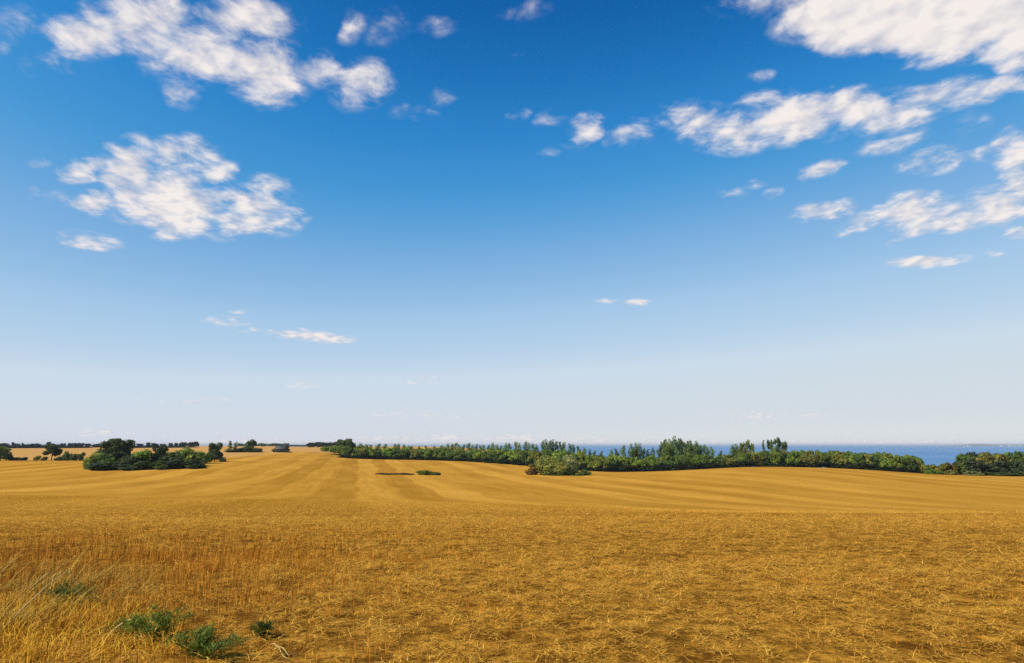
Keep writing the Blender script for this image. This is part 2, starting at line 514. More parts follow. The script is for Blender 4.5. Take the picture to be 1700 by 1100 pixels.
def mat_leaf():
    """foliage: the object's own colour, varied from clump to clump and leaf to leaf"""
    m, T, b = new_mat('foliage')
    oi = T.n.new('ShaderNodeObjectInfo')
    g = T.n.new('ShaderNodeNewGeometry')
    n = T.noise(g.outputs['Position'], .32, 3, .6)
    col = oi.outputs['Color']
    c = T.mix(T.rng(n, .36, .66), T.mix(1.0, col, (.60, .66, .70), 'MULTIPLY'), T.mix(1.0, col, (1.5, 1.32, .95), 'MULTIPLY'))
    v = T.rng(g.outputs['Random Per Island'], 0, 1, .72, 1.28)
    c = T.mix(1.0, c, T.comb(v, v, v), 'MULTIPLY')
    hv = T.rng(oi.outputs['Random'], 0, 1, .82, 1.18)
    c = T.mix(1.0, c, T.comb(hv, hv, hv), 'MULTIPLY')
    T.put(b.inputs['Base Color'], c)
    b.inputs['Roughness'].default_value = .6
    b.inputs['Specular IOR Level'].default_value = .18
    tr = T.n.new('ShaderNodeBsdfTranslucent')
    T.put(tr.inputs['Color'], T.mix(1.0, c, (1.2, 1.3, .6), 'MULTIPLY'))
    mx = T.n.new('ShaderNodeMixShader')
    mx.inputs[0].default_value = .38
    T.l.new(b.outputs[0], mx.inputs[1])
    T.l.new(tr.outputs[0], mx.inputs[2])
    out = [q for q in T.n if q.type == 'OUTPUT_MATERIAL'][0]
    T.l.new(mx.outputs[0], out.inputs[0])
    return m


def mat_plain(name, lo, hi, scale=2.0, rough=.85, spec=.15):
    m, T, b = new_mat(name)
    g = T.n.new('ShaderNodeNewGeometry')
    n = T.noise(g.outputs['Position'], scale, 5, .6)
    T.put(b.inputs['Base Color'], T.mix(T.rng(n, .3, .7), lo, hi))
    b.inputs['Roughness'].default_value = rough
    b.inputs['Specular IOR Level'].default_value = spec
    return m


def mat_sea():
    m, T, b = new_mat('sea_water')
    g = T.n.new('ShaderNodeNewGeometry')
    x, y, z = T.sep(g.outputs['Position'])
    n = T.noise(T.comb(T.math('MULTIPLY', x, .2), y, 0.0), .0016, 2, .5)
    T.put(b.inputs['Base Color'], T.mix(T.rng(n, .35, .65), (.075, .20, .38), (.115, .255, .43)))
    b.inputs['Roughness'].default_value = .55
    b.inputs['Specular IOR Level'].default_value = .12
    return m


M_GROUND = mat_ground()
M_LEAF = mat_leaf()
M_BARK = mat_plain('bark', (.05, .038, .028), (.12, .095, .07), 3.0)
M_SEA = mat_sea()


# ------------------------------------------------------------------ the ground sheet, the sea, the far shore
def build_ground():
    nx, k, a = 430, .0172, 4.9
    i = np.arange(-nx, nx + 1)
    xs = a * np.sinh(k * i)
    ny0, ny1 = 190, 445
    j = np.arange(-ny0, ny1 + 1)
    ysx = 7.0 + a * np.sinh(k * j)
    X, Y = np.meshgrid(xs, ysx)
    Z = H(X, Y)
    far = np.hypot(X, Y)
    V = np.stack([X, Y, Z], -1).reshape(-1, 3)
    w, h = len(xs), len(ysx)
    idx = np.arange(w * h).reshape(h, w)
    F = np.stack([idx[:-1, :-1], idx[:-1, 1:], idx[1:, 1:], idx[1:, :-1]], -1).reshape(-1, 4)
    me = mesh_from('field_ground', V, F, [M_GROUND], True)
    link('field_ground', me, kind='structure')


def grid_sheet(name, x0, x1, y0, y1, z, mat, n=24):
    xs, ys = np.linspace(x0, x1, n), np.linspace(y0, y1, n)
    X, Y = np.meshgrid(xs, ys)
    V = np.stack([X, Y, np.full_like(X, z)], -1).reshape(-1, 3)
    idx = np.arange(n * n).reshape(n, n)
    F = np.stack([idx[:-1, :-1], idx[:-1, 1:], idx[1:, 1:], idx[1:, :-1]], -1).reshape(-1, 4)
    return mesh_from(name, V, F, [mat])


build_ground()
link('sea', grid_sheet('sea', -90000, 90000, 500, 90000, SEA, M_SEA), kind='structure')


def build_headland():
    xs = np.linspace(gx(1575, 14000), gx(2600, 14000), 140)
    dy = np.array([-500, -200, 100, 500, 900.0])
    prof = np.array([-6, 16, 42, 46, -6.0])
    V, F = [], []
    for i, x in enumerate(xs):
        e = min(1.0, (x - xs[0]) / 900.0)
        for d, p in zip(dy, prof):
            V.append((x, 14000 + d, SEA + (p * (.55 + .75 * vnoise(x / 420.0, d / 300.0, 5)) * e if p > 0 else p)))
    n = len(dy)
    for i in range(len(xs) - 1):
        for j in range(n - 1):
            F.append((i * n + j, (i + 1) * n + j, (i + 1) * n + j + 1, i * n + j + 1))
    me = mesh_from('far_shore', V, F, [mat_plain('far_shore', (.10, .13, .14), (.20, .20, .20), .01)], True)
    link('far_shore', me, kind='structure')


build_headland()


# ------------------------------------------------------------------ foliage meshes (unit height, unit width)
def leaf_cloud(name, lobes, n, leaf, seed, up=0.0, inner=.45, asp=1.0, zmin=.02):
    """many small leaf-clump faces spread through the volume of the lobes; lobes: (cx, cy, cz, rx, ry, rz)"""
    r = np.random.default_rng(seed)
    L = np.array(lobes, float)
    wgt = (L[:, 3] * L[:, 4] * L[:, 5]) ** .667
    k = r.choice(len(L), n, p=wgt / wgt.sum())
    d = r.normal(size=(n, 3))
    d /= np.linalg.norm(d, axis=1)[:, None]
    rad = inner + (1 - inner) * r.random(n) ** .6
    rad *= 1 + .16 * (r.random(n) - .35)
    P = L[k, :3] + d * L[k, 3:] * rad[:, None]
    P[:, 2] = np.maximum(P[:, 2], zmin + .03 * r.random(n))
    nor = d + r.normal(size=(n, 3)) * .5 + np.array([0, 0, .25])
    nor /= np.linalg.norm(nor, axis=1)[:, None]
    ref = r.normal(size=(n, 3)) + np.array([0, 0, up])
    t1 = np.cross(nor, ref)
    t1 /= np.linalg.norm(t1, axis=1)[:, None]
    t2 = np.cross(t1, nor)
    s = leaf * (.55 + .9 * r.random(n))[:, None]
    q = [P - t1 * s * .5 - t2 * s * .25 * asp, P + t1 * s * .12 - t2 * s * .62 * asp, P + t1 * s * .55 + t2 * s * .2 * asp, P - t1 * s * .1 + t2 * s * .6 * asp]
    V = np.stack(q, 1).reshape(-1, 3)
    F = np.arange(4 * n).reshape(n, 4)
    return mesh_from(name, V, F, [M_LEAF])


def tube_verts(pts, rads, seg=6):
    pts = np.array(pts, float)
    V, F = [], []
    for i, (p, ra) in enumerate(zip(pts, rads)):
        d = pts[min(i + 1, len(pts) - 1)] - pts[max(i - 1, 0)]
        d /= np.linalg.norm(d) + 1e-9
        a = np.cross(d, (0, 1, .01) if abs(d[1]) < .9 else (1, 0, 0))
        a /= np.linalg.norm(a)
        b = np.cross(d, a)
        for s in range(seg):
            an = 2 * math.pi * s / seg
            V.append(p + (a * math.cos(an) + b * math.sin(an)) * ra)
    for i in range(len(pts) - 1):
        for s in range(seg):
            F.append((i * seg + s, i * seg + (s + 1) % seg, (i + 1) * seg + (s + 1) % seg, (i + 1) * seg + s))
    return V, F


def trunk_mesh(name, tops, rad, fork, seed):
    """a tapered trunk to the fork and a limb to the heart of each lobe"""
    r = np.random.default_rng(seed)
    V, F = [], []

    def add(pts, rads):
        v, f = tube_verts(pts, rads)
        o = len(V)
        V.extend(v)
        F.extend([tuple(i + o for i in q) for q in f])
    add([(0, 0, -.05), (0.004, 0, .02), (.01, .005, fork * .6), (0, 0, fork), (.01, .01, min(.9, fork + .35))], [rad * 1.5, rad * 1.1, rad * .9, rad * .8, rad * .3])
    for c in tops:
        m = np.array(c) * .55 + np.array([0, 0, fork * .45]) + r.normal(size=3) * .01
        add([(0, 0, fork * .9), tuple(m), tuple(c)], [rad * .6, rad * .35, rad * .12])
    return mesh_from(name, np.array(V), np.array(F), [M_BARK], True)


def round_lobes(seed, n=11, low=.20, rmin=.17, rmax=.27, flat=1.0, core=True):
    r = np.random.default_rng(seed)
    out = []
    if core:
        out.append((0, 0, (low + 1) / 2, .30, .30, (1 - low) * .36))
    for i in range(n):
        a = 2 * math.pi * (i / n) + r.random() * .9
        z = low + (1 - low) * (.14 + .70 * r.random())
        env = math.sqrt(max(.05, 1 - ((z - (low + .45 * (1 - low))) / (.62 * (1 - low))) ** 2))
        rr = rmin + (rmax - rmin) * r.random()
        rho = max(.0, .5 * env - rr * .75) * (.7 + .4 * r.random())
        rz = rr * .8 * flat
        z = min(z, 1.0 - rz * .95)
        out.append((rho * math.cos(a), rho * math.sin(a), z, rr, rr, rz))
    return out


def spire_lobes(seed, n=9, low=.12, lean=.05):
    r = np.random.default_rng(seed)
    out = []
    for i in range(n):
        f = (i + .5) / n
        z = low + (1 - low) * f * .93
        w = (.40 * (1 - f) ** .38 + .10) * (.75 + .5 * r.random())
        out.append(((r.random() - .5) * .32 * (1 - f * .6) + lean * f, (r.random() - .5) * .32, z, w * .95, w * .95, .085 + .03 * r.random()))
    return out


KINDS = {}


def kind(name, lobes, n, leaf, seed, rad, fork, **kw):
    c = leaf_cloud(name + '_crown', lobes, n, leaf, seed, **kw)
    tr = trunk_mesh(name + '_trunk', [q[:3] for q in lobes[:7]], rad, fork, seed) if rad else None
    KINDS.setdefault(name, []).append((c, tr))


for q in range(5):
    kind('broad', round_lobes(10 + q, 12, .10, .16, .26), 1500, .085, 30 + q, .022, .22)
for q in range(4):
    kind('spire', spire_lobes(50 + q, 10, .10, (-.06, .05, .1, -.1)[q]), 800, .085, 60 + q, .016, .2, up=1.5, inner=.2, asp=.55)
for q in range(2):
    kind('airy', round_lobes(70 + q, 9, .34, .13, .20, 1.0, False), 620, .075, 75 + q, .018, .3, inner=.15)
for q in range(4):
    kind('bush', round_lobes(80 + q, 10, .0, .2, .30, 1.2), 1300, .10, 85 + q, .016, .12)
kind('oak', round_lobes(91, 22, .02, .13, .22), 5200, .058, 92, .03, .2)
kind('oak', round_lobes(94, 20, .02, .13, .21), 3600, .062, 95, .03, .2)
kind('willow', round_lobes(97, 22, .0, .15, .24, 1.25), 5200, .05, 98, .02, .12, up=-1.0, asp=1.2)
def dome_lobes(seed):
    r = np.random.default_rng(seed)
    out = [(0, 0, .44, .46, .46, .50), (0, 0, .40, .44, .44, .46)]
    for i in range(26):
        a, z = r.random() * 6.283, r.random() ** .8
        rho = .40 * math.sqrt(max(0, 1 - (z - .25) ** 2 / .62))
        out.append((rho * math.cos(a), rho * math.sin(a), .08 + .78 * z, .13, .13, .12))
    return out


kind('dome', dome_lobes(131), 6000, .045, 132, .02, .12, inner=.72)
kind('dome', dome_lobes(134), 5000, .045, 135, .02, .12, inner=.72)
kind('low', [(x * .42, 0.1 * math.sin(5 * x), .22 + .3 * vnoise(x * 9, 0, 3), .07 + .08 * vnoise(x * 7, 4, 8), .3, .3 + .25 * vnoise(x * 9, 0, 3)) for x in np.linspace(-1, 1, 15)], 1300, .11, 99, 0, 0, inner=.3)
kind('parasol', round_lobes(101, 12, .30, .14, .22, .9), 1800, .07, 102, .03, .28)
_SEQ = [0]


def plant(nm, kd, px, Y, ytop, wpx, col, label, cat, group=None, var=None, depth=1.0, base=0.0, x=None):
    """one tree or shrub: an Empty at its foot, its crown and its trunk"""
    _SEQ[0] += 1
    r = np.random.default_rng(_SEQ[0] * 13 + 5)
    X = gx(px, Y) if x is None else x
    h = top_h(X, Y, ytop) + base
    w = wpx * mpp(Y)
    vs = KINDS[kd]
    c, tr = vs[int(r.integers(len(vs))) if var is None else var]
    rz = r.random() * 6.283
    e = bpy.data.objects.new(nm, None)
    COL.objects.link(e)
    e.empty_display_size = .5
    e.location = (X, Y, Hf(X, Y) - .05 - base)
    e['label'] = label
    e['category'] = cat
    if group:
        e['group'] = group
    o = link('crown', c, e)
    o.color = tuple(max(.004, q * (1 + .14 * (r.random() - .5))) for q in col) + (1,)
    if kd in ('low',):
        rz = 0
    o.rotation_euler = (0, 0, rz)
    o.scale = (w, w * depth if kd == 'low' else w, h)
    if tr is not None:
        t = link('trunk', tr, e)
        t.rotation_euler = (0, 0, rz)
        t.scale = (max(w, h * .6), max(w, h * .6), h)
    return e


DARK = (0.06, 0.088, 0.04)
DEEP = (0.09, 0.145, 0.034)
GREEN = (0.16, 0.235, 0.04)
LIGHT = (0.24, 0.31, 0.055)
OLIVE = (0.22, 0.225, 0.05)
GREY = (0.24, 0.29, 0.14)
YELL = (0.27, 0.22, 0.03)
BLUE = (0.12, 0.185, 0.085)

# ---- the grove on the left, plant by plant
GV = 'trees and shrubs of the grove on the left'
plant('oak_tree', 'oak', 195, 335, 726.5, 56, DARK, 'big dark round-headed tree towering over the grove on the left', 'tree', GV, 0)
plant('shrub', 'bush', 158, 326, 749, 34, LIGHT, 'bright green shrub at the left end of the grove', 'shrub', GV)
plant('shrub', 'bush', 176, 320, 753, 34, DEEP, 'dark green shrub at the foot of the big tree, left side', 'shrub', GV)
plant('shrub', 'bush', 212, 320, 752, 40, DARK, 'dark shrub at the foot of the big tree, right side', 'shrub', GV)
plant('shrub', 'bush', 240, 327, 746, 42, GREEN, 'mid green shrub between the big tree and the second dark tree', 'shrub', GV)
plant('tree', 'oak', 266, 332, 737, 32, DARK, 'second dark tree in the middle of the grove, shorter than the big one', 'tree', GV, 1)
plant('shrub', 'bush', 286, 327, 750, 42, DARK, 'blackish shrub right of the second dark tree in the grove', 'shrub', GV)
plant('shrub', 'bush', 302, 345, 743, 44, GREEN, 'yellowish green shrub behind the blackish shrub in the grove', 'shrub', GV)
plant('shrub', 'bush', 320, 340, 742, 42, LIGHT, 'pale green shrub near the right end of the grove', 'shrub', GV)
plant('shrub', 'low', 306, 324, 762, 70, DARK, 'long low dark thicket along the front foot of the grove', 'thicket', GV)
plant('shrub', 'bush', 338, 375, 747, 36, DEEP, 'dark green shrub between the grove and the round dark tree beside it', 'shrub', GV)
plant('tree', 'oak', 358, 400, 733, 25, DARK, 'round dark tree standing at the right end of the grove', 'tree', GV, 1)
plant('shrub', 'bush', 371, 398, 758, 12, DARK, 'small dark shrub under the round dark tree by the grove', 'shrub', GV)

plant('shrub', 'low', 196, 318, 766, 92, DARK, 'long low dark thicket under the big dark tree of the grove', 'thicket', GV)
plant('shrub', 'low', 254, 320, 764, 70, DEEP, 'long low green thicket under the second dark tree of the grove', 'thicket', GV)

# ---- the hedge left of the grove
HG_ = 'hedge trees at the left edge of the field'
plant('tree', 'oak', 3, 470, 739.5, 32, DEEP, 'dark green tree cut off by the left edge of the picture', 'tree', HG_, 1)
plant('tree', 'parasol', 88, 478, 736, 30, DARK, 'lone dark tree with a bare trunk between low hedge bushes', 'tree', HG_, 0)
for (px, yt, w, lb) in [(24, 757.5, 26, 'low dark hedge right beside the tree at the left edge'), (41, 758, 13, 'second low dark hedge bush from the left-edge tree'),
                        (64, 755.5, 13, 'pale brownish bush in the gap left of the lone dark tree'), (76, 757.5, 12, 'small dark bush at the left foot of the lone dark tree'),
                        (101, 756, 16, 'low dark bush at the right foot of the lone dark tree')]:
    plant('bush', 'bush', px, 474, yt, w, OLIVE if px == 64 else DARK, lb, 'bush', HG_)
for (px, yt, w, lb) in [(113, 748.5, 14, 'small round tree nearest the lone dark tree, of three in a row'), (124.5, 750.5, 13, 'middle one of three small round trees in a row by the grove'),
                        (137, 750, 11, 'small round tree nearest the grove, of three in a row')]:
    plant('tree', 'bush', px, 474, yt, w, DEEP, lb, 'tree', HG_)
plant('fence_post', 'spire', 49, 474, 757, 4, DARK, 'thin dark sapling standing alone in the low hedge', 'sapling', HG_) if False else None

# ---- the row of trees on the far rise
FR = 'row of far trees along the rise at left'
for (px, yt, w) in [(4, 735, 22), (22, 733.5, 7), (30, 736, 9), (37, 734.5, 4), (43, 737, 10), (52, 735.5, 12), (62, 735.5, 12), (71, 737.5, 14), (80, 733, 8), (93, 737, 18), (104, 735, 11),
                    (117, 734.5, 10), (126, 735, 10), (134, 734.5, 13), (145, 736, 12), (158, 736.5, 12), (165, 737, 9), (215, 733.5, 12), (232, 736, 12), (246, 734, 9), (257, 735, 14), (270, 736, 12),
                    (283, 735, 8), (292, 734, 7), (304, 733, 14), (317, 733.5, 14), (326, 732.5, 9), (-14, 735, 18), (-30, 734, 16)]:
    plant('tree', 'broad', px, 1250, yt, w, (.030, .044, .034), 'small dark far-off tree in the row along the rise at left', 'tree', FR)
plant('hedge', 'low', 70, 1252, 739.3, 150, (.030, .042, .03), 'long low dark hedge under the far row of trees at left', 'hedge')
plant('hedge', 'low', 255, 1252, 739.3, 130, (.030, .042, .03), 'low dark hedge behind the grove, under the far tree row', 'hedge')

# ---- the clump with two slim trees, the farmstead
CL = 'small clump right of the grove'
plant('tree', 'spire', 382.5, 650, 730.5, 10, BLUE, 'left one of two slim dark trees side by side past the grove', 'tree', CL)
plant('tree', 'spire', 391.5, 652, 732, 9, BLUE, 'right one of two slim dark trees side by side past the grove', 'tree', CL)
plant('tree', 'broad', 415.5, 655, 729, 18, DEEP, 'pointed dark green tree rising from the small clump', 'tree', CL)
plant('shrub', 'bush', 400, 648, 742, 24, DARK, 'dark low bush between the two slim trees and the pointed tree', 'bush', CL)
plant('shrub', 'bush', 409, 648, 740.5, 18, DEEP, 'dark green bush at the foot of the pointed tree', 'bush', CL)
plant('shrub', 'bush', 427, 648, 742, 17, DARK, 'dark bush at the right end of the small clump', 'bush', CL)
plant('shrub', 'low', 404, 645, 746, 60, DARK, 'long low dark thicket along the foot of the small clump', 'thicket', CL)
plant('shrub', 'bush', 459, 655, 742.5, 14, (.05, .04, .022), 'brownish bush at the left wall of the small barn', 'bush')
plant('tree', 'broad', 476, 660, 740, 11, DARK, 'dark tree at the right end of the small barn', 'tree')
plant('shrub', 'low', 471, 646, 748, 26, DARK, 'low dark thicket in front of the small barn', 'thicket')
FW = 'grey far trees on the skyline left of the wood'
for i, px in enumerate(np.arange(398, 482, 7.0)):
    plant('tree', 'broad', px, 1560, 735.6 + .7 * math.sin(i * 2.1), 12, BLUE, 'tiny grey-green far-off tree on the skyline above the small clump', 'tree', FW)
FW2 = 'far trees on the skyline where the wood begins'
for i, px in enumerate(np.arange(484, 512, 7.0)):
    plant('tree', 'broad', px, 1500, 738.2, 10, (.05, .05, .04), 'tiny low dark tree on the skyline between barn and wood', 'tree', FW2)
for i, px in enumerate(np.arange(515, 562, 6.0)):
    plant('tree', 'broad', px, 1050, 733.6 + .7 * math.sin(i * 1.7), 13, (.055, .07, .05), 'grey-green far-off tree just left of where the long wood begins', 'tree', 'grey trees left of the long wood')

# ---- the bush island in the field
BI = 'bush island in the middle of the field'
plant('willow_bush', 'dome', 929, 318, 763, 38, (.24, .28, .070), 'mid green bush in front of and between the two taller domes of the field bush', 'bush', BI, 1)
plant('willow_bush', 'dome', 914, 322, 754, 58, (.28, .32, .080), 'big round olive green bush standing alone in the field', 'bush', BI, 0)
plant('willow_bush', 'dome', 944, 325, 753, 36, (.38, .43, .20), 'silvery green round bush behind the right side of the big field bush', 'bush', BI, 0)
plant('shrub', 'airy', 892, 322, 765, 30, (.17, .14, .05), 'straw yellow loose shrub at the left end of the field bush', 'shrub', BI)
plant('shrub', 'bush', 882, 321, 776, 20, (.13, .09, .03), 'low brown shrub at the left foot of the field bush', 'shrub', BI)
plant('shrub', 'bush', 968, 321, 779, 26, GREEN, 'low green shrub at the right foot of the field bush', 'shrub', BI)
plant('shrub', 'low', 932, 317, 786.5, 66, DEEP, 'very low dark growth along the foot of the field bush', 'thicket', BI)
plant('shrub', 'bush', 708, 308, 778.5, 32, GREEN, 'small flat green bush alone in the stubble left of the middle', 'bush')
plant('shrub', 'bush', 727, 306, 783.5, 12, DARK, 'tiny dark bush touching the right end of the small flat green bush', 'bush')
plant('shrub', 'low', 656, 309, 784.6, 62, (.15, .085, .022), 'thin brown strip of uncut grass left of the small flat bush', 'grass strip')


# ---- the long wood: front edge, second rank and the slim trees rising out of it
EDGE = np.array([(541, 735), (550, 660), (565, 600), (582, 545), (640, 562), (700, 565), (780, 548), (860, 486), (930, 446), (1000, 418), (1100, 424), (1200, 436), (1250, 436), (1300, 432), (1400, 410), (1500, 388), (1532, 383)], float)
LOWTOP = np.array([(541, 738), (560, 735), (585, 738), (640, 741), (700, 742), (800, 744), (860, 745), (920, 744), (960, 748), (1000, 753), (1060, 757), (1100, 755), (1200, 754), (1240, 749), (1300, 744), (1350, 746), (1400, 747.5), (1450, 749.5), (1500, 752), (1532, 757)], float)


def edge_y(px):
    return float(np.interp(px, EDGE[:, 0], EDGE[:, 1]))


def low_top(px):
    return float(np.interp(px, LOWTOP[:, 0], LOWTOP[:, 1]))


def stretch(px):
    if px < 640:
        return 'green leafy tree in the left end of the long wood', 'wood left end'
    if px < 875:
        return 'green leafy tree in the long wood between its left end and the field bush', 'wood behind the small flat bush'
    if px < 985:
        return 'green leafy tree of the long wood right behind the field bush', 'wood behind the field bush'
    if px < 1230:
        return 'green leafy tree of the long wood below the tallest slim trees', 'wood below the tall slim trees'
    return 'green leafy tree in the long wood along the crest of the right hill', 'wood along the right hill crest'


WR = np.random.default_rng(21)
px = 543.0
while px < 1534:
    Y = edge_y(px)
    w = WR.uniform(14, 21) * (1.0 if px < 900 else 1.2)
    f = WR.random()
    right = px > 1180
    col = DEEP if f < .35 else GREEN if f < .72 else OLIVE if (right or f > .9) else LIGHT
    lab, grp = stretch(px)
    lt = low_top(px)
    # front edge, a bit lower, then the second rank that makes the roof of the wood
    plant('tree', 'broad', px, Y + WR.uniform(0, 5), lt + WR.uniform(2.5, 8.0), w * WR.uniform(.85, 1.1), col, lab, 'tree', grp)
    f = WR.random()
    col = GREEN if f < .55 else LIGHT if f < .78 else OLIVE
    plant('tree', 'broad', px + WR.uniform(-3, 3), Y + WR.uniform(14, 24), lt + WR.uniform(-1.2, 2.6), w * WR.uniform(.95, 1.2), col, lab, 'tree', grp)
    px += w * .68
# undergrowth along the foot of the wood
UNDER = {'wood left end': 'dark low thicket along the foot of the left end of the long wood',
         'wood behind the small flat bush': 'dark low thicket along the wood foot left of the field bush',
         'wood behind the field bush': 'dark low thicket along the wood foot right behind the field bush',
         'wood below the tall slim trees': 'dark low thicket along the wood foot below the tallest slim trees',
         'wood along the right hill crest': 'dark low thicket under the trees along the right hill crest'}
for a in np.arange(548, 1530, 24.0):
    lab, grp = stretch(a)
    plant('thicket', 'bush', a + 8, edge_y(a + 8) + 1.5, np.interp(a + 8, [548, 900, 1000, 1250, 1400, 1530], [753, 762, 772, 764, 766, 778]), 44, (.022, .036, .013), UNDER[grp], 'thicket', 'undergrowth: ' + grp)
for (a, yt, w, lb) in [(570, 729, 22, 'dark round tree highest at the left end of the long wood'), (581, 727.5, 20, 'second dark round tree topping the left end of the long wood')]:
    plant('tree', 'broad', a, edge_y(582) + 60, yt, w, DEEP, lb, 'tree', 'dark trees topping the left end of the wood')
SL = [(600, 734.5, 9), (608, 736, 8), (616, 737, 8), (628, 735.5, 9), (640, 735.5, 9), (655, 735, 8), (662, 735, 7), (671, 736.5, 8), (684, 739, 7), (695, 739, 7), (708, 738.5, 7), (720, 739, 7), (732, 738, 7),
      (744, 735, 8), (750, 735, 7), (756, 733.5, 8), (762, 736, 7), (769, 736, 7), (778, 734, 9), (784, 737, 6), (791, 736, 7), (798, 738, 6), (803, 737, 7), (811, 737, 6), (819, 733, 8), (825, 736, 6), (831, 738, 7),
      (840, 734.5, 8), (846, 734, 8), (857, 731.5, 9), (863, 734, 7), (872, 731, 8), (878, 733, 7), (885, 735, 9), (891, 737, 6),
      (902, 729, 8), (907, 728.5, 8), (912, 730, 8), (918, 728.5, 9), (923, 730.5, 8), (931, 731, 8), (936, 732.5, 8), (946, 734.5, 8), (952, 736, 6), (961, 739, 8), (970, 741, 7), (978, 744, 6), (986, 747, 8), (998, 747, 8)]
for (a, yt, w) in SL:
    near_b = a > 895
    plant('poplar', 'spire', a, edge_y(min(a, 1000)) + WR.uniform(30, 46), yt, w * 1.6, GREEN if a < 895 and WR.random() < .5 else BLUE,
          'slim tree rising from the wood behind the field bush' if near_b else 'slim tree rising from the wood left of the field bush', 'tree', 'slim trees behind the field bush' if near_b else 'slim trees left of the field bush')
SR = [(1016, 744.5, 8), (1024, 743, 8), (1034, 738, 9), (1047, 735.5, 10), (1055, 734, 10), (1062, 735, 9), (1075, 744, 7), (1083, 742, 9), (1095, 737, 8), (1103, 727, 9), (1108, 730, 8), (1113, 727, 8), (1120, 723, 11),
      (1126, 725.5, 10), (1133, 727, 9), (1140, 730, 9), (1147, 729, 9), (1156, 731, 9), (1163, 737, 8), (1169, 736.5, 8), (1175, 740, 7), (1182, 740, 7), (1195, 747, 7), (1215, 737, 9), (1223, 736, 9), (1232, 741, 8)]
SR += [(a, 733 + 3 * math.sin(a), 10) for a in (1099, 1106, 1116, 1123, 1130, 1137, 1144, 1152, 1159)] + [(1052, 741, 10), (1067, 743, 9), (1219, 743, 9), (1228, 744, 9)]
for (a, yt, w) in SR:
    plant('poplar', 'spire', a, edge_y(a) + WR.uniform(26, 40), yt, w * 1.65, BLUE if WR.random() < .6 else GREEN,
          'slim tree of the tall group standing against the sea' if 1090 < a < 1190 else 'slim tree standing apart against the strip of sea', 'tree', 'slim trees against the sea' if 1090 < a < 1190 else 'slim trees beside the tall group')
plant('tree', 'airy', 1235, 468, 729, 15, OLIVE, 'olive loose-crowned tree above the wood, left of the twin-headed trees', 'tree', None, 0)
plant('tree', 'airy', 1244, 470, 726.5, 15, GREEN, 'taller loose-crowned tree leaning over its olive neighbour above the wood', 'tree', None, 1)
plant('tree', 'spire', 1267.5, 470, 728.5, 7, BLUE, 'very thin single tree between two loose-crowned pairs above the wood', 'tree')
plant('tree', 'airy', 1283, 470, 722.5, 18, BLUE, 'left one of twin tall loose-crowned trees above the right hill', 'tree', None, 0)
plant('tree', 'airy', 1297, 472, 722.5, 19, BLUE, 'right one of twin tall loose-crowned trees above the right hill', 'tree', None, 1)

# ---- right end: low yellow scrub in the gap and the dark clump at the right edge
SB = 'low yellowish scrub in the gap of the wood'
for (a, yt, w, c) in [(1536, 768, 20, OLIVE), (1547, 770, 20, YELL), (1558, 769, 22, OLIVE), (1568, 767, 22, (.15, .11, .022)), (1579, 765.5, 22, (.15, .105, .02)), (1588, 770, 16, (.10, .065, .018)), (1545, 778, 26, GREEN), (1572, 779, 26, OLIVE)]:
    plant('scrub', 'bush', a, 372 if yt < 775 else 364, yt, w, c, 'low yellowish scrub bush in the gap where the sea shows', 'scrub', SB)
RC = 'dark trees at the right edge of the field'
RL = 'dark green tree of the thick clump at the right edge'
for (a, yt, w, c, y) in [(1600, 753, 30, DEEP, 364), (1612, 750.5, 26, DARK, 372), (1620, 747.5, 16, DARK, 380), (1632, 750, 28, OLIVE, 366), (1646, 750, 30, GREEN, 372), (1660, 750.5, 30, OLIVE, 364), (1676, 748, 30, GREEN, 370),
                         (1692, 746.5, 32, DEEP, 366), (1710, 747, 34, GREEN, 370), (1730, 748, 34, DEEP, 368), (1750, 749, 34, GREEN, 372), (1618, 762, 34, DARK, 358), (1650, 764, 34, DARK, 357), (1682, 762, 34, DARK, 357)]:
    plant('tree', 'broad', a, y, yt, w, c, RL, 'tree', RC)
plant('shrub', 'bush', 1612, 352, 781, 32, GREY, 'pale grey-green low bush in front of the dark clump at right', 'bush')
plant('shrub', 'low', 1668, 353, 783, 80, DEEP, 'low dark undergrowth along the foot of the clump at the right edge', 'thicket')


# ------------------------------------------------------------------ the small barn far off, the boats and the white buildings on the far shore
def box_mesh(name, boxes, mat):
    """closed boxes given as (x0, x1, y0, y1, z0, z1)"""
    V, F = [], []
    for (x0, x1, y0, y1, z0, z1) in boxes:
        o = len(V)
        V += [(x0, y0, z0), (x1, y0, z0), (x1, y1, z0), (x0, y1, z0), (x0, y0, z1), (x1, y0, z1), (x1, y1, z1), (x0, y1, z1)]
        F += [tuple(o + i for i in q) for q in ((0, 3, 2, 1), (4, 5, 6, 7), (0, 1, 5, 4), (1, 2, 6, 5), (2, 3, 7, 6), (3, 0, 4, 7))]
    return mesh_from(name, np.array(V, float), np.array(F), [mat])


def gable_mesh(name, w, d, z0, z1, over, th, mat):
    """a pitched roof of two thick slopes, ridge along x"""
    V, F = [], []
    for sg in (-1, 1):
        o = len(V)
        ye, ze = sg * (d / 2 + over), z0 - over * (z1 - z0) / (d / 2)
        for x in (-w / 2 - over, w / 2 + over):
            V += [(x, ye, ze), (x, sg * .02, z1), (x, sg * .02, z1 + th), (x, ye, ze + th)]
        F += [tuple(o + i for i in q) for q in ((0, 1, 2, 3), (4, 7, 6, 5), (0, 4, 5, 1), (1, 5, 6, 2), (2, 6, 7, 3), (3, 7, 4, 0))]
    return mesh_from(name, np.array(V, float), np.array(F), [mat])


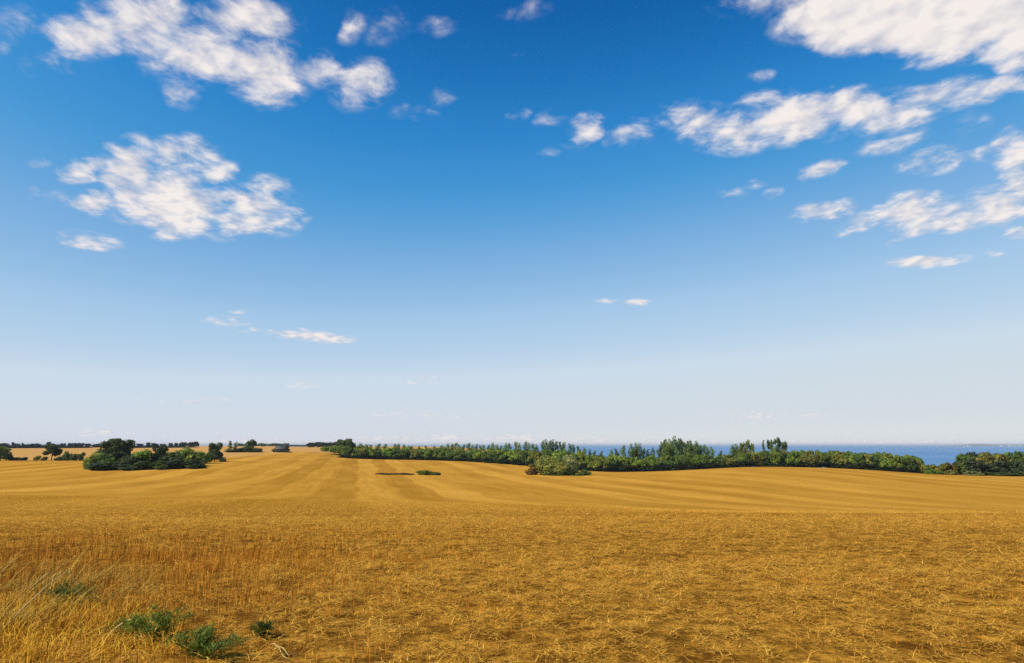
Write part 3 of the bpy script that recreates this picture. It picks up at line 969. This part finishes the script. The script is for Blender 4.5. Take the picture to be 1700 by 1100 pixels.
def house_wall_mesh(name, w, d, h, rise, mat):
    V = [(-w / 2, -d / 2, 0), (w / 2, -d / 2, 0), (w / 2, d / 2, 0), (-w / 2, d / 2, 0), (-w / 2, -d / 2, h), (w / 2, -d / 2, h), (w / 2, d / 2, h), (-w / 2, d / 2, h), (-w / 2, 0, h + rise), (w / 2, 0, h + rise)]
    F = [(0, 1, 5, 4), (2, 3, 7, 6), (0, 3, 2, 1), (3, 0, 4, 7), (1, 2, 6, 5), (4, 8, 7, 7), (5, 6, 9, 9)]
    me = bpy.data.meshes.new(name)
    me.from_pydata(V, [], [f if f[2] != f[3] else f[:3] for f in F])
    me.materials.append(mat)
    return me


M_BRICK = mat_plain('brown_brick', (.13, .07, .05), (.20, .11, .08), .8)
M_ROOF = mat_plain('grey_roof', (.07, .065, .065), (.12, .11, .11), .6)
M_WHITE = mat_plain('white_paint', (.72, .72, .70), (.82, .82, .80), .5)
M_DOOR = mat_plain('dark_wood', (.03, .025, .02), (.06, .05, .04), 1.0)
bY = 652
bX = gx(467, bY)
barn = bpy.data.objects.new('barn', None)
COL.objects.link(barn)
barn.location = (bX, bY, Hf(bX, bY) - .1)
barn.rotation_euler = (0, 0, R(14))
barn['label'] = 'small brown brick barn with a grey pitched roof among trees, far off at left'
barn['category'] = 'barn'
link('wall', house_wall_mesh('barn_wall', 10.0, 6.0, 3.0, 2.6, M_BRICK), barn)
link('roof', gable_mesh('barn_roof', 10.0, 6.0, 3.02, 5.65, .4, .18, M_ROOF), barn)
link('door', box_mesh('barn_door', [(-1.3, 1.3, -3.08, -3.003, .1, 2.5)], M_DOOR), barn)
for dx in (-3.4, 3.2):
    wdw = link('window', box_mesh('barn_window', [(-.5, .5, -3.06, -3.003, 1.1, 2.0)], M_DOOR), barn)
    wdw.location = (dx, 0, 0)


def sailboat(px, py_base, py_top, Y, label, heel):
    e = bpy.data.objects.new('sailboat', None)
    COL.objects.link(e)
    X = gx(px, Y)
    e.location = (X, Y, SEA)
    h = (py_base - py_top) * mpp(Y)
    e['label'], e['category'] = label, 'sailboat'
    e['group'] = 'sailboats far out on the sea'
    L = h * .85
    secs = [(-.5, .10, .0), (-.3, .16, -.02), (0, .18, -.04), (.3, .11, -.03), (.5, .005, 0)]
    V, F = [], []
    for (x, w, k) in secs:
        V += [(x * L, -w * L, .10 * L), (x * L, 0, k * L - .03 * L), (x * L, w * L, .10 * L)]
    for i in range(4):
        a = i * 3
        F += [(a, a + 3, a + 4, a + 1), (a + 1, a + 4, a + 5, a + 2), (a + 2, a + 5, a + 3, a)]
    link('hull', mesh_from('hull', np.array(V), np.array(F), [M_WHITE]), e)
    v, f = tube_verts([(0, 0, .08 * L), (0, 0, h)], [.012 * L, .006 * L])
    link('mast', mesh_from('mast', np.array(v), np.array(f), [M_WHITE]), e)
    for nm, pts in (('mainsail', [(-.03 * L, 0, .2 * L), (-.48 * L, .10 * L, .2 * L), (-.03 * L, 0, h * .98)]), ('jib', [(.03 * L, 0, .85 * h), (.46 * L, 0, .12 * L), (.05 * L, -.09 * L, .2 * L)])):
        P = []
        n = 6
        a, b, c = [np.array(q) for q in pts]
        th = np.array([0, .006 * L, 0])
        for i in range(n + 1):
            for j in range(n + 1):
                u = i / n
                vv = j / n
                p = a * (1 - u) + (b * (1 - vv) + c * vv) * u
                P.append(p + np.array([0, .10 * L * math.sin(u * math.pi) * (1 - .5 * vv), 0]))
        m = (n + 1) ** 2
        P = P + [q + th for q in P]
        FF = []
        for i in range(n):
            for j in range(n):
                k = i * (n + 1) + j
                FF.append((k, k + n + 1, k + n + 2, k + 1))
                FF.append((m + k, m + k + 1, m + k + n + 2, m + k + n + 1))
        link(nm, mesh_from(nm, np.array(P), np.array(FF), [M_WHITE]), e)
    e.rotation_euler = (0, R(heel), R(20))


sailboat(1600.5, 741.2, 735.8, 6500, 'tiny white sailboat on the sea near the left end of the far shore', 4)
sailboat(1517, 739.3, 736.2, 8000, 'smaller white sailboat alone on the horizon left of the far shore', -4)
for (px, w, h, lab) in [(1608, 5.0, 1.5, 'white building at the left end of the far shore, behind the sailboat'), (1663, 4.0, 1.3, 'small white building in the middle of the far shore'),
                        (1681, 13.0, 1.6, 'long white building on the far shore near the right edge'), (1695, 5.0, 1.3, 'short white building on the far shore at the right edge')]:
    Y = 13450
    e = bpy.data.objects.new('building', None)
    COL.objects.link(e)
    e.location = (gx(px, Y), Y, SEA)
    e['label'], e['category'], e['group'] = lab, 'building', 'white buildings on the far shore'
    W, Hh = w * mpp(Y), h * mpp(Y)
    link('wall', house_wall_mesh('far_wall', W, 40.0, Hh * .75, Hh * .25, M_WHITE), e)
    link('roof', gable_mesh('far_roof', W, 40.0, Hh * .75 + .3, Hh * 1.0 + .3, .8, .5, M_ROOF), e)


# ------------------------------------------------------------------ straw: the stubble that stands, the straw that lies, the rank grass of the verge
def blades(pos, height, width, lean, az, curl, r, segs=2):
    """tapering blades: pos (n,3), az = direction of lean, lean in radians from upright; returns verts, faces"""
    n = len(pos)
    up = np.array([0, 0, 1.0])
    dirh = np.stack([np.cos(az), np.sin(az), np.zeros(n)], 1)
    side = np.stack([-np.sin(az), np.cos(az), np.zeros(n)], 1)
    tw = r.random(n) * math.pi
    wdir = side * np.cos(tw)[:, None] + dirh * np.sin(tw)[:, None]
    rows = []
    p = pos.copy()
    a = lean.copy()
    for k in range(segs + 1):
        w = width * (1 - .55 * k / segs)
        rows.append((p - wdir * w[:, None] * .5, p + wdir * w[:, None] * .5))
        step = height / segs
        p = p + (up * np.cos(a)[:, None] + dirh * np.sin(a)[:, None]) * step[:, None]
        a = a + curl / segs
    V = np.stack([q for pr in rows for q in pr], 1)             # n, 2*(segs+1), 3
    m = 2 * (segs + 1)
    base = (np.arange(n) * m)[:, None]
    F = np.concatenate([base + np.array([[2 * k, 2 * k + 1, 2 * k + 3, 2 * k + 2]]) for k in range(segs)], 0)
    return V.reshape(-1, 3), F


def join(parts):
    o, VV, FF = 0, [], []
    for v, f in parts:
        VV.append(v)
        FF.append(f + o)
        o += len(v)
    return np.concatenate(VV), np.concatenate(FF)


def scatter(r, n, y0, y1, half=.98, pad=3.0, power=2.0):
    """points over the wedge of ground in view (and a margin beside it)"""
    y = (y0 ** power + (y1 ** power - y0 ** power) * r.random(n)) ** (1 / power)
    x = (r.random(n) * 2 - 1) * (y * half * .82 + pad)
    return x, y


M_LITTER = mat_straw('straw_lying', (.42, .180, .018), (.96, .56, .095), 0.0)
M_STUB = mat_straw('straw_standing', (.30, .098, .012), (.68, .30, .038), 0.0)
M_GRASS = mat_straw('dry_grass', (.20, .155, .030), (.62, .43, .10), 0.0)
M_GOLD = mat_straw('golden_grass', (.66, .35, .025), (.92, .56, .06), 0.0)


def build_litter():
    r = np.random.default_rng(3)
    parts = []
    for (n, y0, y1, l0, l1, w0, w1) in ((230000, 4.0, 13, .03, .17, .004, .010), (230000, 11, 27, .05, .22, .006, .013), (190000, 24, 62, .08, .24, .010, .020)):
        x, y = scatter(r, n, y0, y1)
        fade = np.clip((64 - y + 14 * (fbm(x * .2, y * .2, 77, 2) - .5)) / 28, 0, 1)
        c = fbm(x * .8, y * .8, 31, 2) * .14 + fbm(x * 6.0, y * 5.0, 37, 2) * .86
        keep = r.random(n) < np.clip((c - .43 + np.clip((y - 14) / 160, 0, .08)) / .12, .02, 1.0) * fade
        lf = np.clip((-x - 1.5) / 6, 0, 1) * np.clip((22 - y) / 8, 0, 1)
        keep &= r.random(n) > lf * .72
        x, y, c = x[keep], y[keep], c[keep]
        n = len(x)
        z = H(x, y) + .004 + np.clip(c - .43, 0, .3) * .55 * r.random(n)
        az = r.random(n) * 6.283
        ln = l0 + (l1 - l0) * r.random(n) ** 1.6
        lean = np.pi / 2 - np.abs(r.normal(0, .17, n))
        curl = r.normal(.25, .35, n)
        wd = w0 + (w1 - w0) * r.random(n)
        parts.append(blades(np.stack([x, y, z], 1), ln, wd, lean, az, curl, r, 2))
    V, F = join(parts)
    link('straw_litter', mesh_from('straw_litter', V, F, [M_LITTER]), kind='stuff', label='chopped golden straw lying in loose clumps over the near field')


def build_stubble():
    r = np.random.default_rng(4)
    parts = []
    for (n, y0, y1, h0, h1, w0, w1) in ((70000, 4.0, 14, .09, .24, .004, .008), (70000, 13, 30, .09, .22, .008, .014), (30000, 28, 52, .09, .18, .014, .024)):
        x, y = scatter(r, n, y0, y1)
        # drilled in rows, standing thickest on the left
        u = x * .977 + y * .215
        v = y * .977 - x * .215
        u = np.round(u / .15) * .15 + r.normal(0, .018, n)
        x, y = u * .977 - v * .215, u * .215 + v * .977
        c = fbm(x * .8 + 7, y * .8, 51, 3)
        lf = np.clip((-x + 1.0) / 6.0, 0, 1) * np.clip((24 - y) / 10, 0, 1)
        keep = r.random(n) < np.clip(.08 + (c - .48) * 1.3, .02, .5) + lf * .9 * np.clip((fbm(x * 1.4, y * 1.4, 57, 3) - .36) * 5, .12, 1)
        keep &= y > 3.6
        x, y, lf = x[keep], y[keep], lf[keep]
        n = len(x)
        z = H(x, y) - .01
        h = (h0 + (h1 - h0) * r.random(n)) * (.36 + .70 * lf)
        lean = np.abs(r.normal(0, .20, n))
        parts.append(blades(np.stack([x, y, z], 1), h, w0 + (w1 - w0) * r.random(n), lean, r.random(n) * 6.283, r.normal(0, .2, n), r, 2))
    V, F = join(parts)
    link('stubble', mesh_from('stubble', V, F, [M_STUB]), kind='stuff', label='short cut straw stubble standing in rows over the near field')


def patch_mask(x, y, polys):
    """soft membership of blobs (cx, cy, rx, ry, rot)"""
    m = np.zeros_like(x)
    for (cx, cy, rx, ry, a) in polys:
        dx, dy = x - cx, y - cy
        ca, sa = math.cos(a), math.sin(a)
        q = ((dx * ca + dy * sa) / rx) ** 2 + ((-dx * sa + dy * ca) / ry) ** 2
        m = np.maximum(m, np.clip(1.25 - q, 0, 1))
    return m


def build_verge():
    r = np.random.default_rng(5)
    # long pale grass laid over towards the right, along the left edge of the picture
    blobs = []
    for (px, py, rx, ry) in ((0, 985, 1.2, 1.3), (20, 965, .9, .9), (10, 1030, .9, .8), (-90, 1000, 2.2, 2.2), (60, 1005, .6, .5)):
        cx, cy = px_ground(px, py)
        blobs.append((cx, cy, rx, ry, 0))
    xs = np.array([b[0] for b in blobs])
    n = 70000
    x = r.uniform(xs.min() - 2.4, xs.max() + 1.4, n)
    y = r.uniform(5.0, 13.5, n)
    keep = r.random(n) < patch_mask(x, y, blobs) * np.clip((fbm(x * 1.7, y * 1.7, 61, 3) - .42) * 4, 0, .8)
    x, y = x[keep], y[keep]
    n = len(x)
    az = r.normal(.35, .8, n)
    V1 = blades(np.stack([x, y, H(x, y) - .01], 1), np.where(r.random(n) < .90, r.uniform(.10, .32, n), r.uniform(.35, .62, n)), r.uniform(.005, .010, n), r.uniform(.5, 1.25, n), az, r.uniform(.1, .7, n), r, 4)
    link('rank_grass', mesh_from('rank_grass', V1[0], V1[1], [M_GRASS]), kind='stuff', label='long pale dry grass laid over at the left edge of the picture')
    # golden mown straw in the near left corner
    blobs = []
    for (px, py, rx, ry) in ((60, 1060, 1.3, .8), (130, 1040, .9, .6), (180, 1075, .8, .5), (-40, 1080, 1.6, 1.2), (20, 1015, 1.0, .6)):
        cx, cy = px_ground(px, py)
        blobs.append((cx, cy, rx, ry, 0))
    n = 42000
    x = r.uniform(-10, -2.5, n)
    y = r.uniform(4.6, 10.0, n)
    keep = r.random(n) < patch_mask(x, y, blobs) * (.5 + 1.4 * (fbm(x * 2.2, y * 2.2, 71, 3) - .3))
    x, y = x[keep], y[keep]
    n = len(x)
    V2 = blades(np.stack([x, y, H(x, y) - .005], 1), r.uniform(.08, .26, n), r.uniform(.004, .008, n), r.uniform(.2, 1.35, n), r.random(n) * 6.283, r.uniform(0, .8, n), r, 3)
    link('golden_grass', mesh_from('golden_grass', V2[0], V2[1], [M_GOLD]), kind='stuff', label='bright golden cut grass in the near left corner')


def weed_mesh(name, n, rad, hgt, seed):
    """a low leafy weed: many small pointed leaves on short arching stems"""
    r = np.random.default_rng(seed)
    parts = []
    stems = 16
    for s in range(stems):
        a = r.random() * 6.283
        rr = rad * r.random() ** .6
        tip = np.array([rr * math.cos(a), rr * math.sin(a), hgt * (1.05 - .55 * rr / rad) * r.uniform(.6, 1.1)])
        k = n // stems
        f = r.uniform(.15, 1, k)[:, None]
        p = tip * f * np.array([1, 1, 1]) + np.array([0, 0, .12 * hgt]) * np.sin(f * 3.14) + r.normal(0, .02, (k, 3))
        p[:, 2] = np.maximum(p[:, 2], .0)
        parts.append(blades(p, r.uniform(.03, .085, k), r.uniform(.008, .020, k), r.uniform(.5, 1.6, k), r.random(k) * 6.283, r.uniform(.2, 1.0, k), r, 2))
        st = tube_verts([(0, 0, -.02), tuple(tip * .5 + np.array([0, 0, .1 * hgt])), tuple(tip)], [.004, .003, .002], 4)
        parts.append((np.array(st[0]), np.array(st[1])))
    V, F = join(parts)
    return mesh_from(name, V, F, [M_LEAF])


def build_weeds():
    for i, (px, py, rad, hg, lab) in enumerate([
            (268, 1058, .42, .34, 'leafy green weed, taller of the two side by side in the near left stubble'),
            (330, 1092, .46, .26, 'spreading green weed at the bottom edge, right of the taller weed'),
            (205, 1052, .22, .16, 'small green weed just left of the taller leafy weed'),
            (436, 1058, .17, .17, 'small upright green weed standing alone right of the weed pair'),
            (108, 1000, .32, .24, 'dark green weed in the shade under the bent dry stalks at left')]):
        x, y = px_ground(px, py)
        o = link('weed', weed_mesh('weed', int(620 * (rad / .3) ** 1.6) + 140, rad, hg, 200 + i), None, label=lab, category='weed', group='green weeds in the near left stubble')
        o.location = (x, y, Hf(x, y))
        o.color = (.115, .160, .032, 1)
    # single bent stalks
    stalks = [((0, 1050), (108, 978), (128, 1002), .55, .008, 'long pale bent stalk leaning over the dark weed at left, its tip folded'),
              ((20, 1008), (95, 958), (110, 962), .45, .006, 'thin pale stalk slanting just above the long bent stalk at left'),
              ((-10, 965), (36, 930), (44, 934), .45, .006, 'thin stalk slanting up at the left edge, topmost of the slanting stalks'),
              ((172, 1064), (222, 1044), (234, 1066), .22, .008, 'short pale stalk with a folded tip beside the taller leafy weed'),
              ((455, 1078), (478, 1090), (492, 1088), .03, .007, 'thick pale stalk lying flat near the bottom edge, right of the weeds'),
              ((448, 1070), (470, 1092), (480, 1099), .03, .006, 'second flat stalk lying close beside the thick pale one')]
    m = mat_plain('stalk', (.42, .29, .10), (.60, .44, .18), 6.0, .8, .0)
    for (a, b, c, hh, rad, lab) in stalks:
        ax, ay = px_ground(*a)
        t, s = ray(*b)
        # the bend stands a little above the ground, in the line of its foot
        bx, by = px_ground(b[0], b[1] + hh * 90)
        cx, cy = px_ground(c[0], c[1] + hh * 40)
        P0 = np.array([ax, ay, Hf(ax, ay)])
        P1 = np.array([bx, by, Hf(bx, by) + hh])
        P2 = np.array([cx, cy, max(Hf(cx, cy) + .03, Hf(cx, cy) + hh * .45)])
        pts = [P0 - P0]
        for f in (.33, .66, 1.0):
            q = P0 * (1 - f) + P1 * f
            q[2] += .05 * math.sin(f * 3.14)
            pts.append(q - P0)
        pts.append(P1 * .4 + P2 * .6 - P0)
        pts.append(P2 - P0)
        v, f = tube_verts(pts, [rad, rad * .95, rad * .85, rad * .8, rad * .55, rad * .4], 6)
        o = link('dry_stalk', mesh_from('dry_stalk', np.array(v), np.array(f), [m], True), None, label=lab, category='stalk', group='single dry stalks in the near left corner')
        o.location = P0


build_litter()
build_stubble()
build_verge()
build_weeds()


# ------------------------------------------------------------------ the air over the land and the sea
def build_haze():
    m = bpy.data.materials.new('haze')
    m.use_nodes = True
    T = NT(m.node_tree)
    T.n.clear()
    out = T.n.new('ShaderNodeOutputMaterial')
    v = T.n.new('ShaderNodeVolumePrincipled')
    v.inputs['Color'].default_value = (.86, .92, 1.0, 1)
    v.inputs['Density'].default_value = 4.0e-5
    T.l.new(v.outputs[0], out.inputs['Volume'])
    link('haze', box_mesh('haze', [(-95000, 95000, -6000, 95000, -33.5, 40.0)], m), kind='stuff')


build_haze()
